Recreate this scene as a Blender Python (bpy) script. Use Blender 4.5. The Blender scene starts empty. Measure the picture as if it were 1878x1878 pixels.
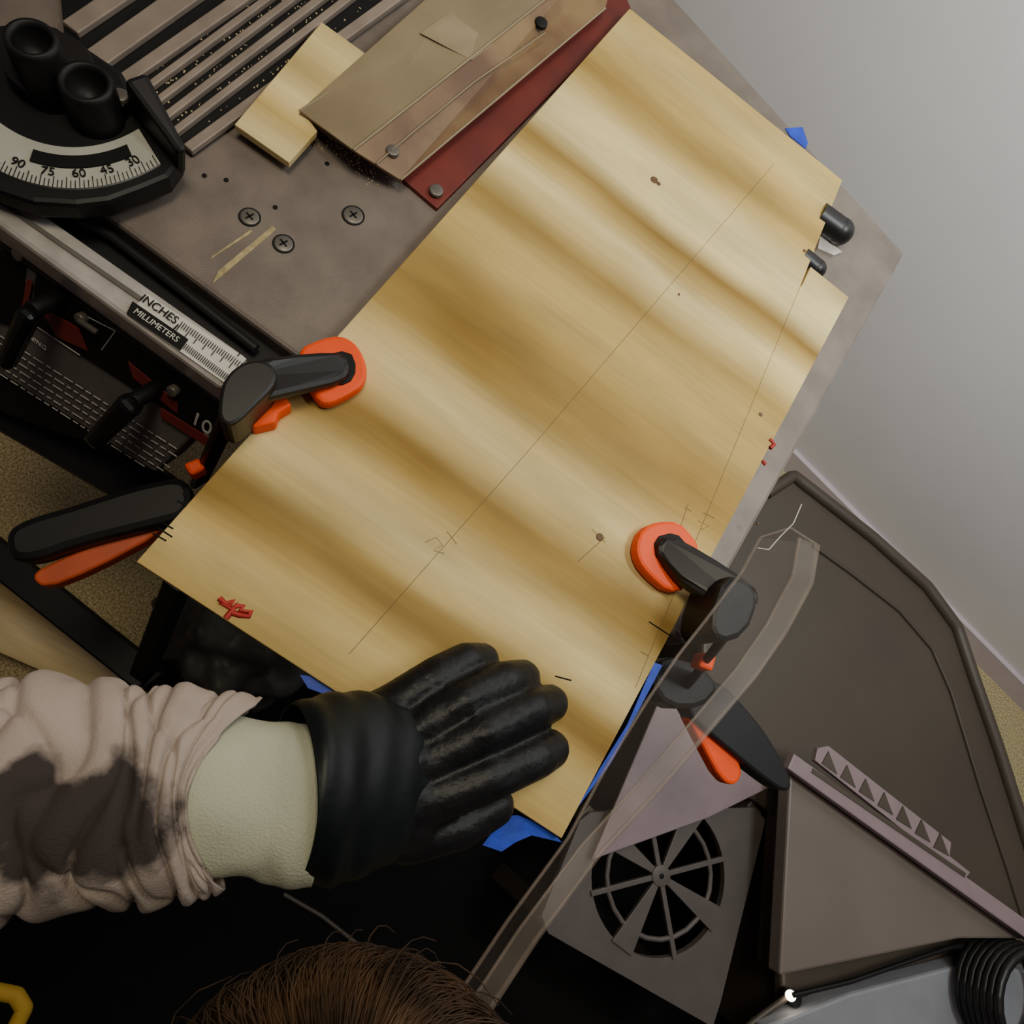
import bpy, bmesh, math, random
from mathutils import Vector, Matrix, noise
random.seed(4)
S=bpy.context.scene
# ------------------------------------------------------------ camera
F=1300.0; C=939.0; TILT=math.radians(21.7); CZ=1.42
ct,st=math.cos(TILT),math.sin(TILT)
CAM=Vector((0,0,CZ)); D=Vector((0,st,-ct)); r0=Vector((1,0,0)); u0=Vector((0,ct,st))
ka,kb=0.765,0.644
R=kb*r0+ka*u0; U=-ka*r0+kb*u0
cd=bpy.data.cameras.new("camera"); cam=bpy.data.objects.new("camera",cd); S.collection.objects.link(cam)
M3=Matrix((R,U,-D)).transposed(); cam.matrix_world=Matrix.Translation(CAM)@M3.to_4x4()
cd.sensor_width=36; cd.lens=36*F/1878; cd.clip_start=0.01
S.camera=cam
def ray(x,y): return (x-C)/F*R-(y-C)/F*U+D
def P(x,y,z):
    d=ray(x,y); return CAM+d*((z-CZ)/d.z)
def PP(x,y,p0,n):
    d=ray(x,y); return CAM+d*((p0-CAM).dot(n)/d.dot(n))
def ML(l,p): return l*(p-CAM).dot(D)/F
# ------------------------------------------------------------ materials
def lin(c):
    o=[]
    for v in c:
        v=v/255; o.append(v/12.92 if v<=.04045 else ((v+.055)/1.055)**2.4)
    return (*o,1)
def mat(name,c,rough=.6,metal=0,var=.12,scale=30,bump=0,bscale=200,spec=.5,alpha=1,trans=0,emit=0,c2=None,lo=.35,hi=.65):
    m=bpy.data.materials.new(name); m.use_nodes=True; nt=m.node_tree; N=nt.nodes; L=nt.links
    b=N["Principled BSDF"]; b.inputs["Roughness"].default_value=rough; b.inputs["Metallic"].default_value=metal
    b.inputs["Specular IOR Level"].default_value=spec; b.inputs["Alpha"].default_value=alpha
    b.inputs["Transmission Weight"].default_value=trans
    tc=N.new("ShaderNodeTexCoord"); nz=N.new("ShaderNodeTexNoise"); nz.inputs["Scale"].default_value=scale; nz.inputs["Detail"].default_value=5
    L.new(tc.outputs["Object"],nz.inputs["Vector"])
    cr=N.new("ShaderNodeValToRGB"); a=lin(c)
    e=cr.color_ramp.elements; e[0].position=lo; e[1].position=hi
    e[0].color=lin(c2) if c2 else (a[0]*(1-var),a[1]*(1-var),a[2]*(1-var),1)
    e[1].color=a if c2 else (a[0]*(1+var),a[1]*(1+var),a[2]*(1+var),1)
    L.new(nz.outputs["Fac"],cr.inputs["Fac"]); L.new(cr.outputs["Color"],b.inputs["Base Color"])
    if bump:
        n2=N.new("ShaderNodeTexNoise"); n2.inputs["Scale"].default_value=bscale; n2.inputs["Detail"].default_value=4
        L.new(tc.outputs["Object"],n2.inputs["Vector"]); bp=N.new("ShaderNodeBump"); bp.inputs["Strength"].default_value=bump; bp.inputs["Distance"].default_value=.003
        L.new(n2.outputs["Fac"],bp.inputs["Height"]); L.new(bp.outputs["Normal"],b.inputs["Normal"])
    if emit:
        b.inputs["Emission Color"].default_value=lin(c); b.inputs["Emission Strength"].default_value=emit
    return m
blk=mat("black_plastic",(27,25,25),.4,spec=.35)
blkm=mat("black_metal",(20,19,20),.5,spec=.3)
blkg=mat("black_gloss",(17,17,18),.22,spec=.45)
org=mat("orange_plastic",(238,76,3),.5,var=.06,spec=.3)
orgd=mat("orange_plastic_dark",(205,80,25),.5)
tabm=mat("cast_table",(114,103,94),.5,.15,var=.16,scale=25,bump=.15,bscale=700)
alu=mat("aluminium",(190,182,174),.32,.35,var=.12,scale=60)
barm=mat("extrusion",(144,130,118),.45,.2,var=.14)
wallm=mat("wall_paint",(232,227,226),.8,var=.02,scale=6,bump=.04,bscale=300)
trimm=mat("trim_paint",(204,190,196),.6,var=.03)
carpet=mat("carpet",(218,202,154),.95,scale=260,bump=.8,bscale=500,c2=(146,130,90))
floor_shade=mat("floor_shade_black",(16,14,13),.9,bump=.3,bscale=150,spec=.2)
redp=mat("red_insert",(98,32,24),.55,scale=15,var=.3)
greyp=mat("grey_plastic",(106,95,87),.5,var=.06,scale=8)
greyd=mat("dark_grey_plastic",(70,61,51),.5,var=.08,scale=6,bump=.1)
stoolm=mat("stool_plastic",(84,76,72),.5,var=.06)
lilac=mat("pale_grey_plastic",(132,114,116),.5,var=.05)
bluet=mat("blue_tape",(18,58,180),.55,var=.2,scale=60,bump=.3,bscale=80)
white=mat("white_print",(205,202,190),.5,var=.03)
ink=mat("black_print",(18,18,18),.6,spec=.2)
penc=mat("pencil",(112,94,62),.8)
redi=mat("red_ink",(165,42,36),.7)
panelm=mat("panel_grey",(90,86,82),.5,var=.1)
panelr=mat("panel_red",(104,32,28),.5)
txt=mat("print_grey",(172,168,162),.6)
glove=mat("black_leather",(18,18,19),.45,var=.25,scale=40,bump=.7,bscale=70,spec=.27)
gcuff=mat("glove_cuff",(11,17,18),.45,var=.2,scale=30,bump=.3,bscale=45,spec=.25)
cuffm=mat("white_cotton",(176,178,156),.95,var=.06,bump=.3,bscale=600,scale=14)
jacket=mat("black_jacket",(15,13,13),.9,bump=.3,spec=.2)
skin=mat("skin",(120,80,52),.6,var=.08)
hairm=mat("brown_hair",(60,42,27),.5,var=.6,scale=40,spec=.3)
hairb=mat("dark_hair_base",(28,19,12),.8,var=.5,scale=50,bump=.6,bscale=200,spec=.2)
screwm=mat("screw_steel",(112,107,100),.4,.5)
guardA=mat("guard_plastic_tan",(142,126,98),.4,var=.14,scale=10)
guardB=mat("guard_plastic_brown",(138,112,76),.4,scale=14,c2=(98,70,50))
clear=mat("clear_acrylic",(150,138,128),.12,alpha=.07,spec=.4)
clearE=mat("clear_acrylic_edge",(140,126,114),.25,alpha=.26,spec=.4)
dust=mat("sawdust",(200,182,138),.95)
yel=mat("yellow_fabric",(150,118,22),.8)
def tiedye():
    m=mat("tie_dye_cotton",(172,158,150),.95,scale=6,bump=.25,bscale=600,c2=(124,112,98),lo=.36,hi=.6)
    nt=m.node_tree;N=nt.nodes;L=nt.links;b=N["Principled BSDF"]; src=b.inputs["Base Color"].links[0].from_socket
    tc=N.new("ShaderNodeTexCoord"); nz=N.new("ShaderNodeTexNoise"); nz.inputs["Scale"].default_value=40; nz.inputs["Detail"].default_value=7; L.new(tc.outputs["Object"],nz.inputs[0])
    cur=src
    for (x,y,z,r) in ((225,1480,1.015,.0225),(255,1545,1.01,.018),(35,1480,1.025,.024),(85,1570,1.01,.021)):
        d=N.new("ShaderNodeVectorMath"); d.operation='DISTANCE'; L.new(tc.outputs["Object"],d.inputs[0]); d.inputs[1].default_value=P(x,y,z)
        a=N.new("ShaderNodeMath"); a.operation='MULTIPLY_ADD'; L.new(nz.outputs["Fac"],a.inputs[0]); a.inputs[1].default_value=-.05; L.new(d.outputs["Value"],a.inputs[2])
        mr=N.new("ShaderNodeMapRange"); L.new(a.outputs[0],mr.inputs[0]); mr.inputs[1].default_value=r-.025-.004; mr.inputs[2].default_value=r-.025+.006; mr.inputs[3].default_value=1; mr.inputs[4].default_value=0
        mx=N.new("ShaderNodeMix"); mx.data_type='RGBA'; L.new(mr.outputs[0],mx.inputs[0]); L.new(cur,mx.inputs[6]); mx.inputs[7].default_value=lin((54,46,44)); cur=mx.outputs[2]
    L.new(cur,b.inputs["Base Color"]); return m
sleevem=tiedye()

def wood(name,gdir,samples,zz,dist=.03,blend=.32):
    m=bpy.data.materials.new(name); m.use_nodes=True; nt=m.node_tree; N=nt.nodes; L=nt.links; b=N["Principled BSDF"]
    b.inputs["Roughness"].default_value=.7; b.inputs["Specular IOR Level"].default_value=.2
    g=gdir.normalized(); a=Vector((-g.y,g.x,0))
    tc=N.new("ShaderNodeTexCoord")
    def dot(v,sc):
        n=N.new("ShaderNodeVectorMath"); n.operation='DOT_PRODUCT'; L.new(tc.outputs["Object"],n.inputs[0]); n.inputs[1].default_value=v*sc; return n.outputs["Value"]
    u=dot(g,1); v=dot(a,1)
    def comb(us,vs,zs=0):
        c=N.new("ShaderNodeCombineXYZ")
        for i,(o,s) in enumerate(((u,us),(v,vs))):
            mm=N.new("ShaderNodeMath"); mm.operation='MULTIPLY'; L.new(o,mm.inputs[0]); mm.inputs[1].default_value=s; L.new(mm.outputs[0],c.inputs[i])
        c.inputs[2].default_value=zs; return c.outputs[0]
    def nz(vec,sc,det=3):
        n=N.new("ShaderNodeTexNoise"); n.inputs["Scale"].default_value=sc; n.inputs["Detail"].default_value=det; L.new(vec,n.inputs["Vector"]); return n.outputs["Fac"]
    vs=[(P(x,y,zz).dot(a),c) for x,y,c in samples]; vs.sort(key=lambda t:t[0]); lo=vs[0][0]; hi=vs[-1][0]
    w=nz(comb(4,6),1,2)
    ad=N.new("ShaderNodeMath"); ad.operation='MULTIPLY_ADD'; L.new(w,ad.inputs[0]); ad.inputs[1].default_value=dist*2; L.new(v,ad.inputs[2])
    mr=N.new("ShaderNodeMapRange"); L.new(ad.outputs[0],mr.inputs[0]); mr.inputs[1].default_value=lo+dist; mr.inputs[2].default_value=hi+dist
    cr=N.new("ShaderNodeValToRGB"); cr.color_ramp.interpolation='LINEAR'; el=cr.color_ramp.elements
    el[0].position=0; el[0].color=lin(vs[0][1]); el[1].position=1; el[1].color=lin(vs[-1][1])
    for vv,c in vs[1:-1]:
        e=el.new((vv-lo)/(hi-lo)); e.color=lin(c)
    L.new(mr.outputs[0],cr.inputs[0])
    bl=nz(comb(5,8,9),1,2)
    rb=N.new("ShaderNodeMapRange"); L.new(bl,rb.inputs[0]); rb.inputs[1].default_value=.35; rb.inputs[2].default_value=.65; rb.inputs[3].default_value=.0; rb.inputs[4].default_value=blend
    mx=N.new("ShaderNodeMix"); mx.data_type='RGBA'; L.new(rb.outputs[0],mx.inputs[0]); L.new(cr.outputs[0],mx.inputs[6]); mx.inputs[7].default_value=lin((194,166,100))
    f1=nz(comb(9,260),1,4)
    f2=nz(comb(6,26,5),1,3)
    r1=N.new("ShaderNodeMapRange"); L.new(f1,r1.inputs[0]); r1.inputs[1].default_value=.3; r1.inputs[2].default_value=.7; r1.inputs[3].default_value=.92; r1.inputs[4].default_value=1.04
    r2=N.new("ShaderNodeMapRange"); L.new(f2,r2.inputs[0]); r2.inputs[1].default_value=.3; r2.inputs[2].default_value=.7; r2.inputs[3].default_value=.76; r2.inputs[4].default_value=1.12
    mu=N.new("ShaderNodeMath"); mu.operation='MULTIPLY'; L.new(r1.outputs[0],mu.inputs[0]); L.new(r2.outputs[0],mu.inputs[1])
    sc=N.new("ShaderNodeVectorMath"); sc.operation='SCALE'; L.new(mx.outputs[2],sc.inputs[0]); L.new(mu.outputs[0],sc.inputs["Scale"])
    L.new(sc.outputs[0],b.inputs["Base Color"])
    bp=N.new("ShaderNodeBump"); bp.inputs["Strength"].default_value=.1; bp.inputs["Distance"].default_value=.001; L.new(f1,bp.inputs["Height"]); L.new(bp.outputs["Normal"],b.inputs["Normal"])
    return m
# ------------------------------------------------------------ mesh helpers
def empty(name):
    o=bpy.data.objects.new(name,None); S.collection.objects.link(o); return o
def fin(name,bm,m,par=None,bevel=0,smooth=False,seg=2):
    bmesh.ops.recalc_face_normals(bm,faces=bm.faces)
    me=bpy.data.meshes.new(name); bm.to_mesh(me); bm.free(); o=bpy.data.objects.new(name,me); S.collection.objects.link(o)
    if m: me.materials.append(m)
    if smooth:
        for p in me.polygons: p.use_smooth=True
    if bevel:
        b=o.modifiers.new("bevel",'BEVEL'); b.width=bevel; b.segments=seg; b.limit_method='ANGLE'
    if par: o.parent=par
    return o
def prismv(name,pts,off,m,par=None,bevel=0):
    bm=bmesh.new(); a=[bm.verts.new(p) for p in pts]; b=[bm.verts.new(p+off) for p in pts]; n=len(pts)
    bm.faces.new(a); bm.faces.new(b[::-1])
    for i in range(n): bm.faces.new((a[i],b[i],b[(i+1)%n],a[(i+1)%n]))
    return fin(name,bm,m,par,bevel)
def prism(name,px,z,t,m,par=None,bevel=0):
    pts=[P(p[0],p[1],p[2] if len(p)>2 else z) for p in px]
    return prismv(name,pts,Vector((0,0,-t)),m,par,bevel)
def rprism(name,px,z,t,m,par=None,bevel=0,it=2):
    q=[Vector((p[0],p[1],p[2] if len(p)>2 else z)) for p in px]
    for _ in range(it):
        r=[]
        for i in range(len(q)):
            a,b=q[i],q[(i+1)%len(q)]; r+= [a.lerp(b,.25),a.lerp(b,.75)]
        q=r
    return prismv(name,[P(*v) for v in q],Vector((0,0,-t)),m,par,bevel)
def bar(name,a,b,wa,wb,h,m,par=None,bevel=.003,up=Vector((0,0,1))):
    d=(b-a).normalized(); s=d.cross(up).normalized(); n=s.cross(d).normalized()
    bm=bmesh.new(); V=[]
    for p,w in ((a,wa),(b,wb)):
        for i,j in ((-1,-1),(1,-1),(1,1),(-1,1)): V.append(bm.verts.new(p+s*w/2*i+n*h/2*j))
    for f in ((0,1,2,3),(7,6,5,4),(0,4,5,1),(1,5,6,2),(2,6,7,3),(3,7,4,0)): bm.faces.new([V[k] for k in f])
    return fin(name,bm,m,par,bevel)
def tube(name,pts,r,m,par=None,radii=None,smooth=True):
    cu=bpy.data.curves.new(name,'CURVE'); cu.dimensions='3D'; cu.bevel_depth=r; cu.bevel_resolution=3; cu.use_fill_caps=True
    if smooth and len(pts)>2:
        sp=cu.splines.new('NURBS'); sp.order_u=3; sp.use_endpoint_u=True
    else: sp=cu.splines.new('POLY')
    sp.points.add(len(pts)-1)
    for i,p in enumerate(pts):
        sp.points[i].co=(*p,1); sp.points[i].radius=radii[i] if radii else 1
    o=bpy.data.objects.new(name,cu); S.collection.objects.link(o); cu.materials.append(m)
    if par: o.parent=par
    return o
def multiline(name,segs,r,m,par):
    cu=bpy.data.curves.new(name,'CURVE'); cu.dimensions='3D'; cu.bevel_depth=r; cu.bevel_resolution=0
    for pts in segs:
        sp=cu.splines.new('POLY'); sp.points.add(len(pts)-1)
        for i,p in enumerate(pts): sp.points[i].co=(*p,1)
    o=bpy.data.objects.new(name,cu); S.collection.objects.link(o); cu.materials.append(m); o.parent=par; return o
def cyl(name,c,r,h,m,par=None,axis=Vector((0,0,1)),r2=None,bevel=.001,seg=32):
    bm=bmesh.new(); bmesh.ops.create_cone(bm,cap_ends=True,segments=seg,radius1=r,radius2=r if r2 is None else r2,depth=h)
    q=Vector((0,0,1)).rotation_difference(axis.normalized()).to_matrix().to_4x4()
    bmesh.ops.transform(bm,matrix=Matrix.Translation(c)@q,verts=bm.verts)
    o=fin(name,bm,m,par,bevel,True); return o
def text(s,pos,xd,n,size,m,par,name="lettering",align='CENTER'):
    cu=bpy.data.curves.new(name,'FONT'); cu.body=s; cu.size=size; cu.extrude=.0003; cu.align_x=align; cu.align_y='CENTER'; cu.materials.append(m)
    o=bpy.data.objects.new(name,cu); S.collection.objects.link(o)
    x=xd.normalized(); n=n.normalized(); y=n.cross(x).normalized(); x=y.cross(n)
    o.matrix_world=Matrix.Translation(pos)@Matrix((x,y,n)).transposed().to_4x4(); o.parent=par; return o
def capsules(name,chains,m,par,voxel=.002,smooth=5,flat=None):
    bm=bmesh.new()
    for ch in chains:
        for i in range(len(ch)-1):
            (a,ra),(b,rb)=ch[i],ch[i+1]; n=max(3,int((b-a).length/(min(ra,rb)*.25)))
            for k in range(n+1):
                t=k/n; c=a.lerp(b,t); r=ra+(rb-ra)*t
                bmesh.ops.create_icosphere(bm,subdivisions=2,radius=r,matrix=Matrix.Translation(c))
    o=fin(name,bm,m,par,smooth=True)
    rm=o.modifiers.new("remesh",'REMESH'); rm.mode='VOXEL'; rm.voxel_size=voxel; rm.use_smooth_shade=True
    if smooth:
        s=o.modifiers.new("smooth",'SMOOTH'); s.iterations=smooth; s.factor=.5
    return o
def loft(name,rings,m,par,fn=None,seg=64,sub=10,thick=0,cap=False,shift=None):
    pts=[]
    n=len(rings)
    for i in range(n-1):
        c0,c1,c2,c3=[rings[max(0,min(n-1,j))] for j in (i-1,i,i+1,i+2)]
        for k in range(sub):
            t=k/sub
            def cr(a,b,c,d): return .5*((2*b)+(c-a)*t+(2*a-5*b+4*c-d)*t*t+(3*b-a-3*c+d)*t**3)
            pts.append((cr(c0[0],c1[0],c2[0],c3[0]),cr(c0[1],c1[1],c2[1],c3[1]),cr(c0[2],c1[2],c2[2],c3[2]),(i+t)))
    pts.append((*rings[-1],n-1))
    ax=(rings[-1][0]-rings[0][0]).normalized()
    s=ax.cross(Vector((0,0,1))).normalized(); u=s.cross(ax)
    bm=bmesh.new(); rows=[]
    for i,(c,a,b,t) in enumerate(pts):
        row=[]
        for k in range(seg):
            th=2*math.pi*k/seg; f=fn(t,th) if fn else 1
            sh=ax*shift(t/(n-1),th) if shift else Vector((0,0,0))
            row.append(bm.verts.new(c+(s*math.cos(th)*a+u*math.sin(th)*b)*f+sh))
        rows.append(row)
    for i in range(len(rows)-1):
        for k in range(seg): bm.faces.new((rows[i][k],rows[i][(k+1)%seg],rows[i+1][(k+1)%seg],rows[i+1][k]))
    if cap: bm.faces.new(rows[0]); bm.faces.new(rows[-1])
    o=fin(name,bm,m,par,smooth=True)
    if thick:
        so=o.modifiers.new("solid",'SOLIDIFY'); so.thickness=thick
    return o
# ------------------------------------------------------------ room
wa=P(1435,850,0); wb=P(1878,1295,0); wd=(wb-wa).normalized(); wn=Vector((wd.y,-wd.x,0))
if wn.dot(CAM-wa)<0: wn=-wn
A0=wa-wd*3; B0=wa+wd*3
def wallbox(name,z0,z1,th,off,m):
    p=[A0+wn*off,B0+wn*off,B0+wn*(off-th),A0+wn*(off-th)]
    return prismv(name,[Vector((q.x,q.y,z1)) for q in p],Vector((0,0,z0-z1)),m)
wallbox("wall_back",0,2.5,.1,0,wallm)
wallbox("baseboard_back",.0,.07,.012,.012,trimm)
fc=[Vector((-3,-3,0)),Vector((3,-3,0)),Vector((3,3,0)),Vector((-3,3,0))]
prismv("floor",fc,Vector((0,0,-.05)),carpet)
prism("floor_dark_sheet",[(-300,1560),(230,1400),(340,1240),(560,900),(1500,1250),(1700,1500),(1700,2400),(500,2300),(-300,2300)],.012,.012,floor_shade,bevel=.003)  # dark sheet added over the carpet to blacken the shadowed floor
# ------------------------------------------------------------ table saw
TZ=.87
saw=empty("table_saw")
A=P(1262,1183,TZ); B=P(1660,465,TZ); fd=(P(195,395,TZ)-P(520,635,TZ)).normalized(); gd=(P(1240,0,TZ)-B).normalized()
prismv("saw_table_top",[A,B,B+gd*.85,A+fd*.95],Vector((0,0,-.035)),tabm,saw,bevel=.004)
ins=lambda p,k:p+(( (A+B+gd.lerp(fd,.5)*.0)/2+fd*.4)-p)*k
base=[ins(A,.12),ins(B,.12),ins(B+gd*.85,.12),ins(A+fd*.95,.12)]
prismv("saw_cabinet",[p-Vector((0,0,.036)) for p in base],Vector((0,0,-.30)),blkm,saw)
prism("groove_bed",[(120,90),(350,285),(760,-20),(640,-130),(100,-130)],TZ+.003,.004,blkm,saw)
for i,(sx,sy,ex,ey,w) in enumerate([(130,55,300,-60,34),(175,112,400,-48,42),(220,155,500,-40,24),(245,182,545,-40,13),(268,204,590,-40,13),(292,226,640,-40,14),(316,248,690,-40,14),(345,275,745,-15,20)]):
    a=P(sx,sy,TZ+.006); b=P(ex,ey,TZ+.006); b2=b+(b-a)*.25
    bar("table_rib_%d"%i,a,b2,ML(w,a),ML(w,b2),.006,barm,saw,.001)
prism("dark_gap_fill",[(-120,150),(195,390),(530,640),(480,690),(-120,270)],TZ-.02,.03,blkm,saw)  # black plate stands in for the dark gap between table and rail
tube("rail_cable",[P(x,y,TZ-.01) for x,y in [(110,385),(200,430),(330,530),(470,640)]],.004,blk,saw)
rail=prism("fence_rail",[(-150,230),(455,655),(405,712),(-150,305)],TZ+.0,.045,alu,saw,.004)
prism("rail_groove",[(-150,262),(440,668),(434,675),(-150,270)],TZ+.002,.003,screwm,saw)
prism("ruler_label_white",[(270,540),(452,658),(412,702),(232,575)],TZ+.0022,.0015,white,saw)
prism("ruler_label_black",[(243,552),(345,622),(330,642),(232,574)],TZ+.0036,.0015,ink,saw)
ld=P(400,640,TZ)-P(270,550,TZ); up=Vector((0,0,1))
text("INCHES",P(292,567,TZ+.004),ld,up,ML(22,P(290,565,TZ)),ink,saw)
text("MILLIMETERS",P(287,597,TZ+.0045),ld,up,ML(16,P(290,565,TZ)),white,saw)
tk=[]
for i in range(28):
    t=i/27; x=335+110*t; y=590+75*t; l=(22 if i%4==0 else 12)
    tk.append([P(x,y,TZ+.0035),P(x-l*.6,y+l*.8,TZ+.0035)])
    x2=322+92*t; y2=630+68*t; l=12
    tk.append([P(x2,y2,TZ+.0035),P(x2+l*.6,y2-l*.8,TZ+.0035)])
multiline("ruler_ticks",tk,.0003,ink,saw)
text("1",P(322,600,TZ+.004),ld,up,ML(20,P(290,565,TZ)),ink,saw)
text("1",P(438,650,TZ+.004),ld,up,ML(14,P(290,565,TZ)),ink,saw)
pa,pb,pc,pd=P(-150,320,.83),P(412,745,.83),P(285,868,.68),P(-150,590,.68)
pn=(pb-pa).cross(pd-pa).normalized()
if pn.dot(CAM-pa)<0: pn=-pn
pc=PP(285,868,pa,pn); pd=PP(-150,590,pa,pn)
prismv("front_panel",[pa,pb,pc,pd],-pn*.04,panelm,saw,.003)
prism("panel_top_lip",[(-150,300),(408,708),(412,748),(-150,330)],.838,.03,blkm,saw,.003)
q=lambda x,y,o=.001:PP(x,y,pa,pn)+pn*o
prismv("panel_black_area",[q(0,455),q(50,480),q(40,600),q(0,590)],pn*.001,ink,saw)
prismv("panel_inner_black",[q(70,500),q(400,745),q(395,800),q(330,765),q(215,690),q(60,590)],pn*.001,ink,saw)
for k,pp in enumerate([[(75,555),(150,600),(165,640),(110,615)],[(240,660),(330,735),(330,755),(250,690)],[(55,510),(66,515),(54,570),(46,560)],[(300,745),(400,808),(388,818),(300,762)]]):
    prismv("panel_red_%d"%k,[q(x,y,.0025) for x,y in pp],pn*.001,panelr,saw)
multiline("panel_outline",[[q(52,512,.002),q(60,590,.002),q(150,650,.002)],[q(150,572,.002),q(215,605,.002),q(190,640,.002)]],.0006,txt,saw)
pdn=(q(400,735)-q(0,440))
text('10"',q(382,778,.004),pdn,pn,ML(46,q(378,778)),txt,saw)
text("WARNING",q(60,616,.003),pdn,pn,ML(15,q(70,625)),white,saw)
ts=[]
for r_ in range(13):
    s=0
    while s<370:
        ln=random.uniform(7,20); y0=598+r_*14+s*.64
        y1=y0+ln*.64
        if y1<590+.635*(s+ln)+95 and y1<862 and y0>600+.64*s-2 and s+ln<345-r_*6: ts.append([q(s,y0,.002),q(s+ln,y1,.002)])
        s+=ln+5
multiline("panel_fine_print",ts,.0006,txt,saw)
for k,(x1,y1,x2,y2,w) in enumerate([(115,545,75,640,36),(292,708,228,775,44)]):
    a=q(x1,y1,.03); b=q(x2,y2,.035); bar("panel_lever_%d"%k,a,b,ML(w,a),ML(w*.75,b),.016,blkg,saw,.005,up=pn)
    cyl("lever_shaft_%d"%k,q(x1,y1,.015),.007,.03,blkm,saw,axis=pn)
for k,(x,y) in enumerate([(158,580),(325,712),(45,463)]): cyl("panel_bolt_%d"%k,q(x,y,.004),.005,.008,screwm,saw,axis=pn)
bar("bolt_latch",q(158,580,.008),q(192,603,.008),.004,.004,.004,screwm,saw,.001,up=pn)
prismv("lower_housing",[pd+Vector((0,0,.0))-pn*.01,pc-pn*.01,P(330,880,.62),P(200,905,.60),P(-150,700,.60)],Vector((0,0,-.02)),blkm,saw)
bar("stand_rail",P(-150,905,.32),P(275,1245,.32),ML(56,P(100,1080,.32)),ML(56,P(100,1080,.32)),.03,blkm,saw)
bar("stand_leg",P(330,1060,.55),P(262,1235,.32),ML(34,P(300,1100,.45)),ML(34,P(300,1100,.4)),.03,blkm,saw)
f0=P(262,1235,.32); bar("stand_leg_far",f0,Vector((f0.x,f0.y,.013)),.035,.035,.035,blkm,saw,up=Vector((1,0,0)))
for k,(x,y) in enumerate([(1420,800),(1250,300)]):
    a=P(x,y,TZ-.035)+Vector((0,-.12,0)); bar("stand_leg_back_%d"%k,a,Vector((a.x,a.y,0)),.04,.04,.04,blkm,saw,up=Vector((1,0,0)))
for k,(x,y,r) in enumerate([(458,398,17),(648,395,18),(520,447,17)]):
    c=P(x,y,TZ+.0005); cyl("table_screw_%d"%k,c,ML(r,c),.002,screwm,saw); bar("screw_slot_%d"%k,c+Vector((-.004,0,.0011)),c+Vector((.004,0,.0011)),.0014,.0014,.0008,ink,saw,0)
    bar("screw_slot_b%d"%k,c+Vector((0,-.004,.0011)),c+Vector((0,.004,.0011)),.0014,.0014,.0008,ink,saw,0)
    tube("screw_recess_%d"%k,[c+Vector((math.cos(i*math.pi/8)*ML(r*1.08,c),math.sin(i*math.pi/8)*ML(r*1.08,c),0)) for i in range(17)],.0007,ink,saw,smooth=False)
for k,(x,y) in enumerate([(375,322),(505,380),(415,330),(600,300)]): cyl("table_hole_%d"%k,P(x,y,TZ+.0006),.002,.0012,ink,saw)
scr=mat("table_scratch",(162,146,106),.8,var=.25,scale=150)
prism("table_scratch_0",[(390,520),(400,497),(500,414),(506,420),(496,430)],TZ+.0007,.0007,scr,saw)
prism("table_scratch_1",[(386,475),(390,469),(460,421),(463,425)],TZ+.0007,.0007,scr,saw)
bm=bmesh.new()
for i in range(300):
    k=random.random()
    if k<.5:
        t=random.random(); e=random.choice([(232,168,522,-40),(256,193,567,-40),(280,215,615,-40),(304,237,665,-40),(330,262,717,-28)])
        x=e[0]+(e[2]-e[0])*t; y=e[1]+(e[3]-e[1])*t; p=P(x+random.uniform(-3,3),y+random.uniform(-3,3),TZ+.0035)
    else:
        x=random.gauss(630,50); y=260+(x-590)*.55+random.gauss(0,14); p=P(x,y,TZ+.0004)
    bmesh.ops.create_icosphere(bm,subdivisions=1,radius=random.uniform(.0004,.001),matrix=Matrix.Translation(p))
fin("sawdust",bm,dust,saw)
prism("throat_insert_red",[(735,325),(802,382),(1160,20),(1125,-60),(1075,-60)],TZ+.005,.006,redp,saw,.001)
c=P(800,350,.878); cyl("insert_screw",c,ML(13,c),.004,screwm,saw)
gz=TZ+.018; gh=.014
def face3(name,pts,m,th=.002):
    v=[P(*p) for p in pts]; return prismv(name,v,Vector((0,0,-th)),m,saw,.0004)
face3("guard_left_face",[(550,203,gz),(648,275,gz+gh),(1075,-60,gz+gh),(880,-90,gz)],guardA)
face3("guard_left_frost",[(770,60,gz+.0055),(825,22,gz+.0045),(905,80,gz+gh-.0005),(865,110,gz+gh+.0005)],mat("guard_frost",(154,137,108),.5),.0008)
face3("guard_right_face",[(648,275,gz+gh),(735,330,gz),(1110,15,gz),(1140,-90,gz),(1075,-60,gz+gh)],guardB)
tube("guard_edge_left",[P(550,203,gz),P(820,22,gz),P(880,-30,gz)],.0009,guardA,saw)
tube("guard_edge_ridge",[P(648,275,gz+gh+.001),P(1075,-60,gz+gh+.001)],.0011,guardA,saw,smooth=False)
tube("guard_edge_right",[P(735,330,gz),P(1110,15,gz)],.0011,guardA,saw,smooth=False)
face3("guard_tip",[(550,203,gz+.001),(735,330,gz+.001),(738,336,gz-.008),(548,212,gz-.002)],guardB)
for k,(x,y) in enumerate([(720,278),(992,43)]):
    c=P(x,y,gz+.008+.002*k); cyl("guard_screw_%d"%k,c,ML(12,c),.005,screwm if k==0 else blkm,saw)
tube("guard_seam",[P(690,300,gz+.009),P(760,240,gz+.011),P(870,150,gz+.010),P(1000,60,gz+.012)],.0007,guardA,saw)
prism("guard_support",[(900,120),(960,80),(980,95),(920,135)],gz,.017,guardB,saw)
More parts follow.
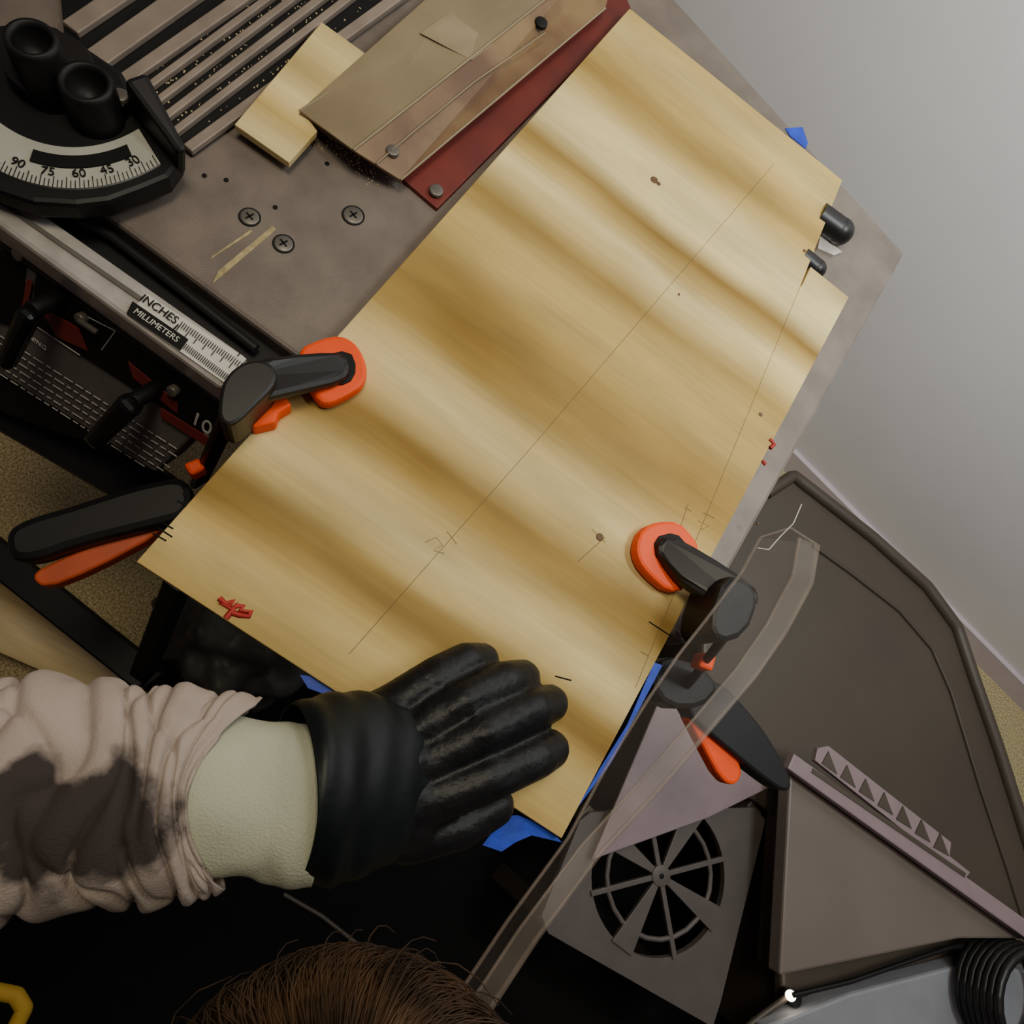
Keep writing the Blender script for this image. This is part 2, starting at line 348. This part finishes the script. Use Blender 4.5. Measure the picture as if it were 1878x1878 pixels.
for k,(x1,y1,x2,y2,w) in enumerate([(1500,395,1540,424,50),(1470,470,1497,493,36)]):
    a=P(x1,y1,TZ+.012); b=P(x2,y2,TZ+.012)
    tube("side_knob_%d"%k,[a,b],ML(w/2,b),blk,saw,smooth=False); 
    bm=bmesh.new(); bmesh.ops.create_uvsphere(bm,u_segments=20,v_segments=12,radius=ML(w/2,b),matrix=Matrix.Translation(b)); fin("side_knob_end_%d"%k,bm,blk,saw,smooth=True)
prism("side_knob_plate",[(1505,430),(1545,462),(1530,468),(1500,455)],TZ+.004,.004,alu,saw)
# ------------------------------------------------------------ miter gauge
mg=empty("miter_gauge"); mz=TZ+.03
def arcpts(cx,cy,r,a0,a1,n,z): return [P(cx+r*math.cos(math.radians(a0+(a1-a0)*i/n)),cy+r*math.sin(math.radians(a0+(a1-a0)*i/n)),z) for i in range(n+1)]
cx,cy=135,45
prism("gauge_body",[(-120,60),(20,40),(100,45),(225,130),(250,190),(300,240),(335,290),(310,325),(262,345),(200,368),(140,375),(60,370),(0,350),(-120,300)],mz,.02,blkm,mg,.004)
oa=arcpts(cx,cy,300,58,135,30,mz+.002); ia=arcpts(cx,cy,225,58,135,30,mz+.002)
prismv("protractor_scale",oa+ia[::-1],Vector((0,0,-.002)),mat("scale_plate",(170,170,158),.45,var=.05),mg)
oa=arcpts(cx,cy,262,66,108,20,mz+.0035); ia=arcpts(cx,cy,240,66,108,20,mz+.0035)
prismv("protractor_slot",oa+ia[::-1],Vector((0,0,-.002)),ink,mg,)
tk=[]
for i in range(48):
    a=math.radians(59+i*1.6); r1=300; r2=286 if i%3 else 280
    tk.append([P(cx+r1*math.cos(a),cy+r1*math.sin(a),mz+.0027),P(cx+r2*math.cos(a),cy+r2*math.sin(a),mz+.0027)])
multiline("protractor_ticks",tk,.0003,ink,mg)
for s,a in (("30",66.5),("45",77),("60",88),("75",100),("90",112)):
    ar=math.radians(a); p=P(cx+273*math.cos(ar),cy+273*math.sin(ar),mz+.003); p2=P(cx+273*math.cos(ar)+math.sin(ar)*10,cy+273*math.sin(ar)-math.cos(ar)*10,mz+.003)
    text(s,p,p2-p,up,ML(24,p),ink,mg)
def cupknob(k,x,y,r,h):
    c=P(x,y,mz+h); R_=ML(r,c); bm=bmesh.new(); rows=[]
    for rr,zz in ((R_*1.05,-h),(R_*1.02,-h*.3),(R_,-.004),(R_*.93,0),(R_*.78,0),(R_*.70,-.004),(R_*.66,-.018),(0.0005,-.02)):
        rows.append([bm.verts.new(c+Vector((math.cos(i*math.pi/20)*rr,math.sin(i*math.pi/20)*rr,zz))) for i in range(40)])
    for i in range(len(rows)-1):
        for j in range(40): bm.faces.new((rows[i][j],rows[i][(j+1)%40],rows[i+1][(j+1)%40],rows[i+1][j]))
    fin("gauge_knob_%d"%k,bm,blkm,mg,smooth=True)
cupknob(0,55,68,46,.05); cupknob(1,155,148,48,.035)
cyl("gauge_post",P(95,130,mz+.008),.03,.016,blk,mg); cyl("gauge_nut",P(222,180,mz+.012),.006,.008,screwm,mg)
cyl("gauge_boss",P(205,190,mz+.006),.012,.014,blk,mg)
bar("gauge_fence",P(250,165,mz+.02),P(335,300,mz+.005),ML(42,P(250,165,mz)),ML(18,P(335,300,mz)),.04,blkm,mg,.004)
bar("gauge_bar",P(-100,250,TZ+.008),P(10,140,TZ+.008),.02,.02,.012,blkm,mg)
# ------------------------------------------------------------ plywood
BZ=.89
LT=(206,181,120);VL=(224,202,144);MD=(190,161,96);DK=(158,127,64);VD=(138,106,46)
gdir=P(1030,1538,BZ)-P(250,1030,BZ)
samp=[(1170,20,MD),(1130,55,LT),(1105,80,MD),(1075,110,DK),(1055,135,MD),(1030,165,VL),(985,212,VL),(960,238,VD),(938,262,MD),(920,282,VL),(895,305,LT),(870,335,DK),(840,370,MD),(790,425,MD),(760,460,DK),(725,500,VD),(690,545,DK),(660,578,LT),(625,615,VL),(600,645,LT),(565,688,VD),(535,722,DK),(500,760,LT),(465,795,VL),(430,835,LT),(405,860,DK),(378,892,VD),(350,925,MD),(318,958,LT),(255,1025,MD)]
ply=wood("plywood",gdir,samp,BZ,.018)
brd=empty("plywood_sheet")
prism("sheet",[(250,1030),(1155,15),(1545,330),(1467,527),(1472,521),(1487,489),(1557,545),(1030,1538)],BZ,.0175,ply,brd,.0006)
def pl(name,segs,r=.0004,m=penc): multiline(name,[[P(x,y,BZ+.0001) for x,y in s] for s in segs],r,m,brd)
pl("pencil_lines",[[(640,1200),(975,820),(1420,300)],[(1467,527),(1330,860),(1165,1262)]],.0002)
pl("pencil_notes",[[(780,995),(800,985),(812,1000),(795,1010),(815,1015)],[(820,975),(838,998)],[(1060,1030),(1110,985)],[(1085,970),(1110,995)],[(1255,930),(1268,938)],[(1262,925),(1240,990)],[(1280,955),(1300,965),(1285,972)],[(1290,940),(1310,950)],[(1175,1195),(1190,1203)]],.00025)
pl("ink_ticks",[[(335,905),(348,918)],[(325,918),(342,928)],[(300,960),(318,970)],[(290,968),(316,985)],[(280,978),(305,992)],[(1190,1140),(1228,1165)],[(1018,1240),(1048,1248)]],.0006,ink)
pl("red_scribble",[[(402,1097),(414,1108),(428,1102),(420,1112),(404,1108),(426,1118),(434,1108),(424,1122),(414,1134)],[(430,1112),(446,1112),(440,1120),(460,1122),(456,1130),(440,1128),(426,1124)],[(1412,805),(1420,815),(1412,822)],[(1398,845),(1404,852)]],.0022,redi)
bm=bmesh.new()
for x,y,r in [(1200,330,9),(1208,337,5),(1100,985,9),(1395,760,5),(1475,460,4),(1245,540,3),(1390,960,3)]:
    c=P(x,y,BZ); bmesh.ops.create_cone(bm,cap_ends=True,segments=14,radius1=ML(r,c),radius2=ML(r,c)*.7,depth=.0012,matrix=Matrix.Translation(c))
fin("knots",bm,mat("knot",(95,68,38),.7),brd)
off=wood("offcut_wood",P(680,105,BZ)-P(590,40,BZ),[(590,40,VL),(560,90,VL),(520,130,LT),(490,160,VL),(460,195,MD),(430,228,VL)],TZ,.01)
oc=prism("wood_offcut",[(590,40),(680,105),(580,178),(553,200),(582,240),(530,298),(430,228)],TZ+.0165,.0070,off,None,.0006)
for k,(pp,z) in enumerate([([(1440,235),(1472,233),(1482,262),(1478,272),(1450,250)],BZ-.003),([(550,1238),(580,1240),(632,1268),(600,1275),(565,1262)],BZ-.006),([(890,1500),(950,1495),(1010,1520),(1030,1545),(975,1532),(945,1545),(920,1562),(885,1550),(900,1530)],BZ-.008),([(1200,1215),(1215,1220),(1120,1400),(1060,1480),(1100,1410),(1150,1330)],BZ-.006)]):
    prism("painters_tape_%d"%k,pp,z,.001,bluet,brd)
# ------------------------------------------------------------ clamps
def clampg(): return empty("bar_clamp")
c1=clampg()
rprism("pad_outer",[(543,640),(585,620),(625,612),(657,630),(675,672),(670,704),(640,724),(596,744),(573,722),(560,690)],BZ+.014,.0138,org,c1,.003)
rprism("pad_inset",[(585,652),(642,640),(656,675),(640,705),(592,705)],BZ+.016,.003,ink,c1,.001,1)
rprism("jaw",[(430,665,.93),(520,648,.925),(610,642,.912),(636,650,.91),(645,678,.91),(630,698,.912),(560,714,.92),(470,735,.93),(430,760,.93)],.92,.012,blk,c1,.004,1)
rprism("jaw_head",[(410,690),(450,658),(500,662),(512,700),(470,742),(425,785),(400,770),(400,735)],.935,.04,blk,c1,.006)
bar("clamp_bar",P(440,720,.93),P(365,885,.66),.02,.02,.008,blkm,c1,up=Vector((1,0,0)))
prism("release_tab",[(455,760),(488,744),(492,735),(520,724),(536,742),(510,758),(505,775),(462,785)],.905,.02,org,c1,.003)
prism("release_tab_low",[(335,850),(365,838),(378,858),(350,872)],.76,.02,org,c1,.003)
rprism("handle",[(350,868),(250,885),(130,925),(40,950),(5,975),(12,1025),(60,1030),(140,1000),(280,965),(355,945)],.72,.03,blkm,c1,.010)
rprism("trigger",[(290,950),(200,985),(75,1040),(56,1058),(80,1080),(170,1045),(300,975)],.70,.022,orgd,c1,.006,1)
c2=clampg()
rprism("pad_outer",[(1166,1000),(1178,968),(1210,955),(1247,956),(1274,985),(1285,1005),(1264,1080),(1228,1086),(1192,1056),(1172,1030)],BZ+.014,.0138,org,c2,.003,1)
rprism("pad_inset",[(1200,985),(1240,975),(1262,1000),(1250,1060),(1205,1030)],BZ+.016,.003,ink,c2,.001,1)
rprism("jaw",[(1200,1002,.91),(1226,976,.91),(1290,1008,.92),(1385,1070,.94),(1400,1100,.94),(1370,1130,.94),(1290,1095,.925),(1230,1050,.912)],.92,.014,blk,c2,.004,1)
rprism("jaw_head",[(1330,1050),(1375,1065),(1395,1100),(1372,1165),(1318,1182),(1300,1140)],.945,.05,blkm,c2,.006,1)
bar("clamp_bar",P(1375,1105,.92),P(1245,1280,.66),.02,.02,.008,blkm,c2,up=Vector((1,0,0)))
prism("release_tab",[(1292,1195),(1316,1200),(1308,1232),(1282,1222)],.80,.02,org,c2,.003)
rprism("clamp_body",[(1215,1200),(1290,1220),(1325,1260),(1290,1300),(1225,1300),(1190,1250)],.72,.04,blkm,c2,.008,1)
rprism("handle",[(1255,1275),(1310,1235),(1390,1320),(1432,1385),(1456,1440),(1442,1456),(1400,1428),(1330,1370),(1270,1320)],.70,.03,blkm,c2,.008)
rprism("trigger",[(1254,1298),(1288,1303),(1325,1335),(1366,1410),(1352,1443),(1325,1434),(1288,1365)],.69,.022,org,c2,.006,1)
# ------------------------------------------------------------ person
person=empty("person")
def K(x,y,z,rp):
    p=P(x,y,z); return (p,ML(rp,p))
def fch(pts): return [K(x,y,z,r) for x,y,z,r in pts]
chs=[]
chs+= [fch([(640,1350,.93,60),(715,1300,.925,45),(800,1243,.924,40),(855,1213,.917,36),(885,1210,.907,32)])]
chs+= [fch([(640,1385,.93,62),(745,1350,.930,46),(850,1286,.934,42),(925,1250,.924,39),(958,1243,.910,35)])]
chs+= [fch([(650,1430,.93,64),(775,1400,.932,48),(890,1340,.938,43),(975,1302,.926,40),(1008,1290,.911,36)])]
chs+= [fch([(660,1480,.93,64),(790,1465,.932,50),(900,1424,.936,45),(980,1389,.924,42),(1008,1374,.911,38)])]
chs+= [fch([(585,1370,.935,70),(700,1335,.93,60)]),fch([(580,1420,.94,74),(740,1400,.932,62)]),fch([(580,1490,.94,76),(745,1465,.93,64)]),fch([(610,1525,.935,66),(745,1500,.925,60)])]
chs+= [fch([(650,1510,.925,60),(750,1535,.915,50),(840,1515,.912,45),(905,1478,.908,40)])]
capsules("glove_hand",chs,glove,person,.0022,3)
def fg(t,th): return 1+.018*math.sin(t*5+2*math.sin(th*2))+.03*noise.noise(Vector((math.cos(th)*1.5,math.sin(th)*1.5,t*1.2)))
def RG(x,y,z,rs,ru):
    p=P(x,y,z); return (p,ML(rs,p),ML(ru,p))
loft("glove_cuff",[RG(535,1448,.957,150,122),RG(575,1446,.955,164,120),RG(620,1440,.947,165,104),RG(670,1430,.940,158,88),RG(720,1422,.932,140,72),RG(765,1415,.928,105,50)],gcuff,person,fg,thick=.002)
def fs(t,th):
    c,s=math.cos(th),math.sin(th)
    n=noise.noise(Vector((c*1.0,s*1.0,t*1.0)))
    w=t*3.3+1.3*c+2.4*n
    ridge=1-abs(math.sin(w))
    w2=t*2.1-2.0*c+2.5*noise.noise(Vector((c*1.2+4,s*1.2,t*.9)))
    r2=1-abs(math.sin(w2))
    f=1.04-.14*ridge**2.0*(.7+.8*noise.noise(Vector((c*1.3+9,s*1.3,t*.8))))-.09*r2**2.5+.08*n
    e=max(0,min(1,(t-5.5)/2))
    return 1+(f-1)*(1-.7*e)
loft("sleeve_cuff",[RG(240,1465,.96,110,92),RG(300,1462,.96,134,104),RG(380,1458,.96,138,108),RG(470,1460,.957,134,98),RG(520,1466,.956,138,98),RG(560,1474,.955,144,98),RG(590,1480,.955,134,80)],cuffm,person,lambda t,th:1+.06*noise.noise(Vector((math.cos(th)*1.5,math.sin(th)*1.5,t*1.1))),thick=.002)
def shf(t,th):
    w=max(0,(t-.5)/.5)**1.4
    c=math.cos(th)
    return (c*c*(.040 if c<0 else .020)-.010)*w
loft("sleeve",[RG(-420,1560,.97,215,190),RG(-200,1510,.97,222,190),RG(0,1465,.965,212,175),RG(120,1452,.962,202,165),RG(230,1452,.96,192,158),RG(290,1455,.96,188,150),RG(335,1456,.96,184,142),RG(365,1456,.958,176,130),RG(380,1456,.958,164,122)],sleevem,person,fs,seg=160,sub=20,thick=.002,shift=shf)
neck=P(640,2450,1.00); hd=P(600,2310,1.06)
hip=Vector((-.25,-.72,.86)); chest=Vector((.02,-.54,1.00)); el=P(-420,1560,.97); sh=chest+Vector((-.14,.06,.02))
shr=chest+Vector((.16,-.10,.02))
capsules("body",[[(hip,.15),((hip+chest)/2,.14),(chest,.14)],[(chest,.12),(neck+Vector((0,-.05,-.05)),.06)],[(chest,.13),(sh,.09),(el+Vector((0,0,.01)),.065)],
 [(chest,.12),(shr,.08),(shr+Vector((.12,-.15,-.22)),.06),(shr+Vector((.1,-.02,-.42)),.05)],
 [(hip+Vector((-.07,.03,0)),.11),(Vector((-.3,-.72,.47)),.08),(Vector((-.32,-.78,.09)),.055),(Vector((-.27,-.68,.05)),.045)],
 [(hip+Vector((.09,-.03,0)),.11),(Vector((-.08,-.82,.47)),.08),(Vector((-.08,-.90,.09)),.055),(Vector((-.04,-.80,.05)),.045)]],jacket,person,.012,4)
fw=(P(600,1500,1.06)-hd); fw.z=0; fw.normalize(); fw=(fw+Vector((0,0,-1.1))).normalized(); sd=fw.cross(Vector((0,0,1))).normalized(); hu=sd.cross(fw)
if hu.z<0: hu=-hu
def hp(a,b,c): return hd+sd*a+fw*b+hu*c
capsules("head",[[(hp(0,-.02,.02),.080),(hp(0,.015,.0),.076)],[(hp(0,.02,-.05),.06),(hp(0,.03,-.08),.04)],[(hp(0,.080,-.02),.010),(hp(0,.092,-.042),.013)],
 [(hp(.078,-.01,-.02),.010),(hp(.076,-.01,-.045),.008)],[(hp(-.078,-.01,-.02),.010),(hp(-.076,-.01,-.045),.008)],
 [(hp(0,-.03,-.05),.055),(neck,.055)]],skin,person,.004,5)
for s_ in (-1,1):
    bm=bmesh.new(); bmesh.ops.create_uvsphere(bm,u_segments=16,v_segments=10,radius=.012,matrix=Matrix.Translation(hp(s_*.032,.070,-.022))); fin("eye_%d"%(s_+1),bm,white,person,smooth=True)
tube("mouth",[hp(-.022,.072,-.078),hp(0,.079,-.080),hp(.022,.072,-.078)],.004,redp,person)
capsules("hair_cap",[[(hp(0,-.03,.022),.088),(hp(0,.012,.022),.083)],[(hp(0,-.05,-.02),.078),(hp(0,-.05,-.06),.06)]],hairb,person,.004,4)
cu=bpy.data.curves.new("hair",'CURVE'); cu.dimensions='3D'; cu.bevel_depth=.0005; cu.bevel_resolution=1
for i in range(2800):
    az=random.uniform(-math.pi,math.pi); front=math.cos(az)
    L_=random.uniform(1.15,1.45) if front>.2 else random.uniform(1.4,1.9)
    n=9; sw=.35+random.uniform(-.35,.35)
    sp=cu.splines.new('NURBS'); sp.order_u=3; sp.use_endpoint_u=True; sp.points.add(n-1)
    off_=random.uniform(.0,.006)*(2.2 if random.random()<.03 else 1)
    for k in range(n):
        t=k/(n-1); th=.04+t*L_; a2=az+sw*t*t
        rr=.091+off_*(.3+t)
        p=hp(math.sin(a2)*math.sin(th)*rr,-.012+math.cos(a2)*math.sin(th)*rr*1.14,.024+math.cos(th)*rr)
        sp.points[k].co=(*p,1); sp.points[k].radius=1-.5*t
ho=bpy.data.objects.new("hair",cu); S.collection.objects.link(ho); cu.materials.append(hairm); ho.parent=person
tube("hood_trim",[P(-20,1815,.95),P(30,1825,.95),P(45,1850,.95),P(20,1900,.95)],.004,yel,person)
# ------------------------------------------------------------ clear curved guard
cg=empty("clear_face_shield")
outer=[(1500,1000),(1488,1070),(1440,1160),(1385,1240),(1300,1340),(1215,1440),(1100,1565),(985,1720),(880,1880)]
inner=[(1395,985),(1360,1050),(1300,1130),(1245,1200),(1190,1280),(1110,1410),(1040,1540),(930,1690),(830,1840)]
def sm(l):
    out=[]
    for i in range(len(l)-1):
        c0,c1,c2,c3=[Vector((*l[max(0,min(len(l)-1,j))],0)) for j in (i-1,i,i+1,i+2)]
        for k in range(6):
            t=k/6; v=.5*((2*c1)+(c2-c0)*t+(2*c0-5*c1+4*c2-c3)*t*t+(3*c1-c0-3*c2+c3)*t**3); out.append((v.x,v.y))
    out.append(l[-1]); return out
so_,si_=sm(outer),sm(inner)
bm=bmesh.new(); o_=[bm.verts.new(P(x,y,.965)) for x,y in so_]; i_=[bm.verts.new(P(x,y,.950)) for x,y in si_]
for k in range(len(o_)-1): bm.faces.new((o_[k],o_[k+1],i_[k+1],i_[k]))
fin("shield_sheet",bm,clear,cg,smooth=True)
bm=bmesh.new(); o_=[bm.verts.new(P(x,y,.966)) for x,y in so_]; i_=[bm.verts.new(P(x-34,y-14,.963)) for x,y in so_]
for k in range(len(o_)-1): bm.faces.new((o_[k],o_[k+1],i_[k+1],i_[k]))
fin("shield_lip",bm,mat("clear_acrylic_lip",(150,136,124),.2,alpha=.17,spec=.4),cg,smooth=True)
tube("shield_rim",[P(x,y,.965) for x,y in outer],.0018,clearE,cg)
tube("shield_rim_second",[P(x-34,y-14,.963) for x,y in outer],.0012,clearE,cg)
tube("shield_rim_inner",[P(x,y,.950) for x,y in inner],.0013,clearE,cg)
tube("shield_top",[P(1395,985,.950),P(1450,968,.96),P(1500,1000,.965)],.0010,clearE,cg)
tube("shield_thread",[P(1390,1005,.962),P(1410,1008,.965),P(1430,985,.965),P(1455,960,.97),P(1470,925,.97)],.0004,white,cg)
# ------------------------------------------------------------ right-hand clutter
tote=empty("storage_tote")
out=[(1405,905),(1450,870),(1500,905),(1600,985),(1700,1075),(1755,1150),(1785,1240),(1830,1370),(1890,1560),(1960,1800),(1960,2000),(1440,1980),(1425,1500),(1290,1400),(1290,1130)]
zt=.30
prism("tote_lid",out,zt,.025,greyd,tote,.006)
prism("tote_body",[( (x-1620)*.96+1620,(y-1400)*.96+1400) for x,y in out],zt-.026,zt-.03-.013,greyd,tote)
tube("tote_rim",[P(x,y,zt+.004) for x,y in [(1405,905),(1455,872),(1600,985),(1700,1075),(1755,1150),(1785,1240),(1830,1370),(1890,1560),(1960,1800)]],.012,greyd,tote)
tube("tote_inner_rim",[P(x,y,zt+.002) for x,y in [(1490,1000),(1560,1050),(1650,1120),(1710,1190),(1745,1270),(1800,1450),(1850,1600),(1900,1760)]],.004,greyd,tote)
box=empty("tool_case")
zb=.42
prism("case_lid",[(1450,1405),(1905,1722),(1760,1722),(1430,1790)],zb-.02,.03,greyp,box,.004)
prism("case_base",[(1458,1415),(1895,1722),(1760,1718),(1438,1785)],zb-.051,.067,greyd,box)
bar("rail_body",P(1445,1395,zb),P(1900,1720,zb),ML(30,P(1600,1500,zb)),ML(30,P(1600,1500,zb)),.016,lilac,box,.002)
bar("rail_slot",P(1490,1413,zb+.009),P(1770,1605,zb+.009),ML(8,P(1600,1500,zb)),ML(8,P(1600,1500,zb)),.002,greyd,box,0)
prism("rail_band",[(1495,1395),(1500,1372),(1520,1368),(1745,1545),(1742,1570),(1780,1600),(1770,1612)],zb+.006,.01,lilac,box,.001)
for k in range(7):
    t=k/6.; x=1512+t*205; y=1378+t*150
    prism("rail_tooth_%d"%k,[(x-4,y+22+4*t),(x+8,y),(x+24,y+42)],zb+.008,.003,greyd,box)
prism("plastic_bin_lid",[(1205,1295),(1260,1290),(1425,1438),(1300,1500),(1085,1578)],.325,.006,lilac,None,.002)
st2=empty("step_stool"); zs=.30
ctr=P(1210,1605,zs)
RR=ML(135,ctr)
bm=bmesh.new(); n=48; o_=[];i_=[]
cs=[P(1070,1490,zs),P(1410,1480,zs),P(1310,1885,zs),P(985,1700,zs)]
for k in range(n):
    th=2*math.pi*k/n; d=Vector((math.cos(th),math.sin(th),0)); i_.append(bm.verts.new(ctr+d*RR))
    best=None
    for j in range(4):
        a=cs[j]; b=cs[(j+1)%4]; e=b-a; den=d.x*e.y-d.y*e.x
        if abs(den)<1e-9: continue
        t=((a.x-ctr.x)*e.y-(a.y-ctr.y)*e.x)/den; s=((a.x-ctr.x)*d.y-(a.y-ctr.y)*d.x)/den
        if t>0 and -.001<=s<=1.001: best=t if best is None else min(best,t)
    o_.append(bm.verts.new(ctr+d*max(best,RR*1.04)))
for k in range(n): bm.faces.new((i_[k],i_[(k+1)%n],o_[(k+1)%n],o_[k]))
so=fin("stool_top",bm,stoolm,st2); mm=so.modifiers.new("s",'SOLIDIFY'); mm.thickness=.012
for k in range(8):
    th=2*math.pi*k/8+.2; d=Vector((math.cos(th),math.sin(th),0))
    bar("stool_spoke_%d"%k,ctr+d*.008,ctr+d*RR*1.03,.008,.040 if k%2==0 else .008,.008,stoolm,st2,.001)
cyl("stool_hub",ctr,.016,.012,stoolm,st2); cyl("stool_hub_hole",ctr+Vector((0,0,.007)),.004,.001,ink,st2)
tube("stool_ring",[ctr+Vector((math.cos(i*math.pi/12),math.sin(i*math.pi/12),0))*RR*.78 for i in range(25)],.004,stoolm,st2)
for j in range(4):
    p=cs[j]+(ctr-cs[j])*.12; bar("stool_leg_%d"%j,p-Vector((0,0,.012)),Vector((p.x,p.y,.013)),.03,.035,.03,greyd,st2,up=Vector((1,0,0)))
zp=.345
prism("pale_storage_box",[(1400,1885),(1560,1822),(1780,1765),(1960,1790),(1960,1990),(1450,1970)],zp,.04,mat("pale_box",(135,135,140),.5,var=.05),None,.005)
il=empty("glowing_bead")  # small emissive bead set at a bright point, with black base and cable
cyl("bead_base",P(1450,1828,.318),.010,.03,blk,il)
bm=bmesh.new(); bmesh.ops.create_uvsphere(bm,u_segments=16,v_segments=10,radius=.008,matrix=Matrix.Translation(P(1450,1826,.336))); fin("bead_sphere",bm,mat("bead_glow",(255,240,215),.3,emit=10),il,smooth=True)
tube("bead_cable",[P(x,y,.352) for x,y in [(1455,1825),(1560,1800),(1660,1765),(1740,1738),(1800,1728)]],.004,blk,il)
tube("bead_cable_loose",[P(1445,1828,.325),P(1400,1860,.318),P(1350,1900,.318)],.005,greyd,il)
hose=empty("vacuum_hose")
for k in range(7):
    pts=[]
    for i in range(25):
        a=2*math.pi*i/24; pts.append(P(1905,1850,zp+.09)+Vector((math.cos(a),math.sin(a),0))*.080+Vector((0,0,-.012*k)))
    tube("hose_ring_%d"%k,pts,.007,blk,hose)
# ------------------------------------------------------------ left floor clutter
PL=[(238,216,164),(244,224,176),(214,188,130)]
pw=wood("plank_wood",P(220,1265,.1)-P(0,1150,.1),[(0,1050,PL[0]),(0,1090,PL[2]),(0,1130,PL[1]),(0,1180,PL[0]),(0,1230,PL[2])],.1,.01)
prism("wood_plank",[(-200,965),(60,1110),(240,1250),(225,1285),(120,1250),(-200,1110)],.08,.08,pw,None,.002)
bm=bmesh.new(); bmesh.ops.create_icosphere(bm,subdivisions=5,radius=1)
cb=P(420,1170,.14)
for v in bm.verts:
    f=1+.35*noise.noise(v.co*2.2)+.10*noise.noise(v.co*4); v.co=Vector((v.co.x*.12,v.co.y*.10,v.co.z*.115))*f+cb
fin("crumpled_plastic_bag",bm,mat("bag_black",(70,70,64),.5,bump=.8,bscale=30,spec=.35),None,smooth=True)
tube("bent_wire",[P(520,1640,.016),P(590,1680,.016),P(660,1735,.016),P(705,1765,.016)],.004,greyd)
# ------------------------------------------------------------ lights
def area(name,loc,tgt,size,e,col):
    l=bpy.data.lights.new(name,'AREA'); l.size=size; l.energy=e; l.color=col; o=bpy.data.objects.new(name,l); S.collection.objects.link(o)
    o.location=loc; o.rotation_euler=(Vector(tgt)-Vector(loc)).to_track_quat('-Z','Y').to_euler(); return o
area("ceiling_light",(-.25,.2,2.3),(.15,.5,.8),.4,10.5,(1,.90,.68))
area("wall_fill_light",(.35,.62,1.95),(.5,1.5,1.25),.35,21,(.93,1,1))  # added unseen fill, aimed at the wall to brighten it
w=bpy.data.worlds.new("world"); S.world=w; w.use_nodes=True; w.node_tree.nodes["Background"].inputs[0].default_value=(.82,.66,.78,1); w.node_tree.nodes["Background"].inputs[1].default_value=.085
